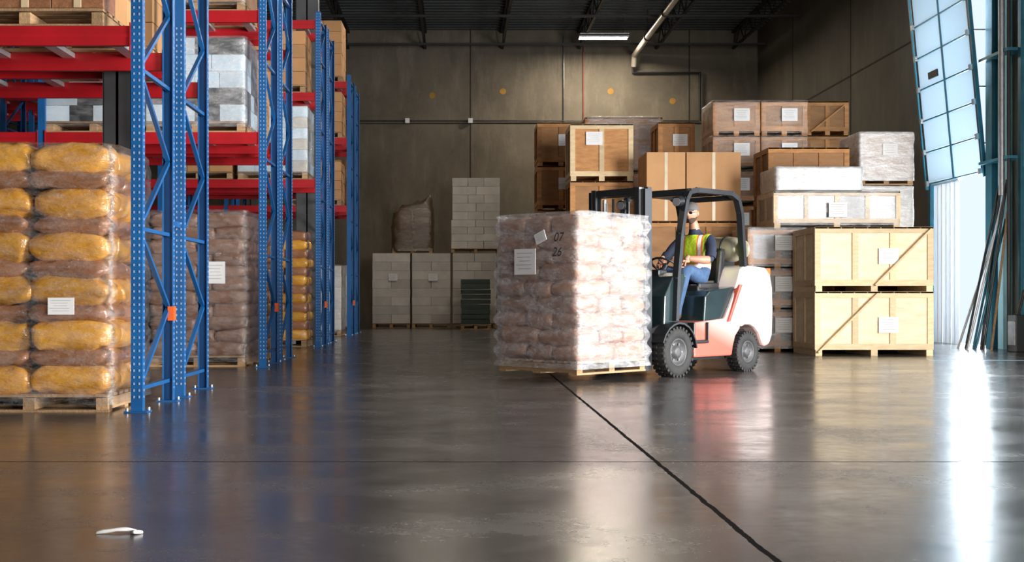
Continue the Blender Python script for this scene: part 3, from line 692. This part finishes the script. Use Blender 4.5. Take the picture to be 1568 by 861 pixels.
j('pel',-1.12,0,1.12,.15,.165); j('wst',-1.12,0,1.27,.145,.165); j('chs',-1.11,0,1.45,.14,.18); j('nkb',-1.09,0,1.60,.08,.10); j('nkm',-1.07,0,1.685,.056,.058); j('nkt',-1.045,0,1.79,.052,.054)
for s_,t in ((1,'L'),(-1,'R')):
    j('sh'+t,-1.10,.19*s_,1.55,.08); j('hip'+t,-1.06,.10*s_,1.11,.11); j('kn'+t,-.66,.17*s_,1.20,.075); j('ca'+t,-.60,.165*s_,1.02,.07); j('an'+t,-.53,.155*s_,.74,.048); j('hl'+t,-.55,.155*s_,.675,.045); j('to'+t,-.36,.165*s_,.66,.038)
j('uaL',-1.03,.26,1.43,.065); j('elL',-.95,.30,1.31,.05); j('faL',-.83,.255,1.31,.048); j('wrL',-.70,.17,1.325,.03)
j('uaR',-1.00,-.26,1.43,.065); j('elR',-.88,-.29,1.30,.05); j('faR',-.78,-.235,1.30,.048); j('wrR',-.66,-.14,1.32,.03)
E=[('pel','wst','V'),('wst','chs','V'),('chs','nkb','V'),('nkb','nkm','S'),('nkm','nkt','S')]
for t in 'LR':
    E+=[('chs','sh'+t,'V'),('sh'+t,'ua'+t,'N'),('ua'+t,'el'+t,'N2'),('el'+t,'fa'+t,'S'),('fa'+t,'wr'+t,'S'),('pel','hip'+t,'J'),('hip'+t,'kn'+t,'J'),('kn'+t,'ca'+t,'J'),('ca'+t,'an'+t,'J'),('an'+t,'hl'+t,'B'),('hl'+t,'to'+t,'B')]
names=list(J); me=bpy.data.meshes.new('skel'); me.from_pydata([J[n][0] for n in names],[(names.index(a),names.index(c)) for a,c,_ in E],[])
so=bpy.data.objects.new('skel',me); S.collection.objects.link(so)
md=so.modifiers.new('s','SKIN'); md.use_smooth_shade=True; md.branch_smoothing=.4
for i,n in enumerate(names):
    sv=me.skin_vertices[0].data[i]; sv.radius=J[n][1]; sv.use_root=(n=='pel')
sd=so.modifiers.new('d','SUBSURF'); sd.levels=3; sd.render_levels=3
dg=bpy.context.evaluated_depsgraph_get(); ev=so.evaluated_get(dg); tm=ev.to_mesh()
vs=[v.co.copy() for v in tm.vertices]; fs=[tuple(p.vertices) for p in tm.polygons]
ev.to_mesh_clear(); bpy.data.objects.remove(so)
matmap={'V':vest,'N':navy,'N2':navy,'S':skinm,'J':jeans,'B':boot}
def segd(p,a,c):
    a=Vector(a);c=Vector(c);d=c-a;t=max(0,min(1,(p-a).dot(d)/d.length_squared)); return (p-a-d*t).length
groups={}
for f in fs:
    p=sum((vs[i] for i in f),Vector())/len(f)
    best=min(E,key=lambda e:segd(p,J[e[0]][0],J[e[1]][0])/((J[e[0]][1][0]+J[e[1]][1][0])/2))
    k=best[2]
    if k=='V' and p.z<1.13: k='J'
    if k=='V' and abs(p.y)>.205: k='N'
    if k in 'SV' and 1.60<p.z<1.665 and abs(p.y)<.15: k='N'
    elif k=='V' and p.z>1.655: k='S'
    groups.setdefault(k,[]).append(f)
m=MB(); m.v+=[tuple(v) for v in vs]
for k,ff in groups.items():
    mt=matmap[k]
    if mt not in m.mats: m.mats.append(mt)
    mi=m.mats.index(mt)
    for f in ff: m.f.append(list(f)); m.m.append(mi); m.sm.append(True); m.r.append(.5)
HC=Vector((-1.015,0,1.845)); HR=Matrix.Rotation(math.radians(14),3,'Z')@Matrix.Rotation(.08,3,'Y')
hv=[];hn,hh_=40,30
def g(x,c,w): return math.exp(-((x-c)/w)**2)
for jj in range(hh_+1):
    t=-pi/2+pi*jj/hh_
    for i in range(hn):
        a=2*pi*i/hn; X=math.cos(t)*math.cos(a);Y=math.cos(t)*math.sin(a);Z=math.sin(t)
        x=X*.098;y=Y*.078;z=Z*.122
        if Z<0: y*=1-.28*(-Z)**1.3; x*=(1-.12*(-Z)) if X>0 else (1-.35*(-Z))
        if X>0:
            x+=.024*g(y,0,.014)*g(z,-.012,.022)+.008*g(y,0,.01)*g(z,.012,.02)
            x-=.010*(g(y,.032,.016)+g(y,-.032,.016))*g(z,.008,.014)
            x+=.006*g(z,.030,.010)*g(y,0,.05)
            x+=.007*g(y,0,.022)*g(z,-.055,.008)-.004*g(y,0,.02)*g(z,-.061,.004)
            x+=.010*g(y,0,.03)*g(z,-.095,.018)
        hv.append(HC+HR@Vector((x,y,z)))
hf=[(q*hn+i,q*hn+(i+1)%hn,(q+1)*hn+(i+1)%hn,(q+1)*hn+i) for q in range(hh_) for i in range(hn)]
sk=[];hr=[]
for f in hf:
    p=HR.transposed()@(sum((hv[i] for i in f),Vector())/4-HC)
    beard=(p.x>-.02 and p.z<-.055+.02*(p.x<.03) and not (abs(p.y)<.02 and -.066<p.z<-.050)) or (p.x<.0 and p.z>-.03 and not(p.x>-.03 and p.z<.03)) or (p.x<-.03 and p.z>-.07)
    (hr if beard else sk).append(f)
m.add(hv,sk,skinm,True); m.add(hv,hr,hair,True)
for s_ in (-1,1):
    m.sph(HC+HR@Vector((.078,.031*s_,.008)),.0105,eyew,10); m.sph(HC+HR@Vector((.087,.031*s_,.008)),.005,ink,8)
    m.sph(HC+HR@Vector((.099,.030*s_,.008)),.023,lens,12,(.22,1,.75),HR)
    m.cyl(HC+HR@Vector((.094,.052*s_,.012)),HC+HR@Vector((-.005,.081*s_,.012)),.003,lens,6)
    m.sph(HC+HR@Vector((-.005,.078*s_,-.002)),.028,skinm,10,(.7,.3,1.1),HR)
m.cyl(HC+HR@Vector((.104,-.012,.014)),HC+HR@Vector((.104,.012,.014)),.003,lens,6)
cvs=[];cn=28
for jj in range(9):
    t=pi/2*jj/8
    for i in range(cn):
        a=2*pi*i/cn; cvs.append(HC+HR@Vector((math.cos(t)*math.cos(a)*.107-.002,math.cos(t)*math.sin(a)*.088,.036+math.sin(t)*.096)))
m.add(cvs,[(q*cn+i,q*cn+(i+1)%cn,(q+1)*cn+(i+1)%cn,(q+1)*cn+i) for q in range(8) for i in range(cn)],capm,True)
bv=[]
for rr_,zz in ((.095,.044),(.175,.032)):
    for i in range(13):
        a=math.radians(-52+104*i/12); bv.append(HC+HR@Vector((math.cos(a)*rr_*1.02,math.sin(a)*rr_*(.85 if rr_<.1 else .50),zz)))
bv+= [v+Vector((0,0,-.006)) for v in bv]
m.add(bv,[(i,i+1,14+i,13+i) for i in range(12)]+[(26+i,27+i,40+i,39+i) for i in range(12)]+[(13+i,14+i,40+i,39+i) for i in range(12)],capm,True)
for nm,nx_ in (('elL','uaL'),('elR','uaR')):
    a=Vector(J[nm][0]);c=Vector(J[nx_][0]); d=(c-a).normalized(); m.cyl(a+d*.015,a+d*.10,.060,navy,14,.066,cap=False)
def hand(wr,target,side):
    wr=Vector(wr);tg=Vector(target); d=(tg-wr).normalized(); rimdir=Vector((-(tg-SC).normalized().y,(tg-SC).normalized().x,0)).normalized()
    lat=rimdir; up=d.cross(lat).normalized()
    if up.z<0: up=-up
    pc=wr+d*.05
    m.bag(pc+up*.006,(.10,.078,.034),skinm,math.atan2(d.y,d.x),amp=.002,n=14,h=8)
    m.cyl(wr-d*.03,wr+d*.03,.026,skinm,12,.03)
    for k in range(4):
        L=(.9,1.0,.96,.78)[k]; b0=wr+d*.088+lat*(-.028+.019*k)+up*.006
        p1=b0+(d*.030+up*.010)*L; p2=p1+(d*.016-up*.022)*L; p3=p2+(-d*.014-up*.018)*L
        for a,c,r_ in ((b0,p1,.0095),(p1,p2,.009),(p2,p3,.008)): m.cyl(a,c,r_,skinm,8)
        for a,r_ in ((b0,.0098),(p1,.0095),(p2,.009),(p3,.008)): m.sph(a,r_,skinm,8)
    t0=wr+d*.035-lat*.032*side; t1=t0+d*.03-lat*.016*side-up*.012; t2=t1+d*.028-up*.012
    for a,c,r_ in ((t0,t1,.012),(t1,t2,.0095)): m.cyl(a,c,r_,skinm,8)
    for a,r_ in ((t0,.0125),(t1,.0115),(t2,.0095)): m.sph(a,r_,skinm,8)
tL=SC+SR@Vector((.16*math.cos(2.3),.16*math.sin(2.3),0)); tR=SC+SR@Vector((.16*math.cos(-2.3),.16*math.sin(-2.3),0))
hand(J['wrL'][0],tL+Vector((0,0,.01)),1); hand(J['wrR'][0],tR+Vector((0,0,.01)),-1)
dr=m.build('forklift_driver',FO+Matrix.Rotation(FR,3,'Z')@(PV*(1-KS)),FR); dr.scale=(KS,KS,KS)
# ------------------------------------------------------------------ camera
cd=bpy.data.cameras.new('camera'); cam=bpy.data.objects.new('camera',cd); S.collection.objects.link(cam); S.camera=cam
cam.location=(0,0,.89); cam.rotation_euler=(pi/2,0,0); cd.sensor_width=36; cd.lens=42.47; cd.shift_x=.0536; cd.shift_y=.0156; cd.clip_end=200
try:
    S.view_settings.view_transform='Standard'; S.view_settings.look='None'; S.view_settings.exposure=.15
except Exception as e: print(e)
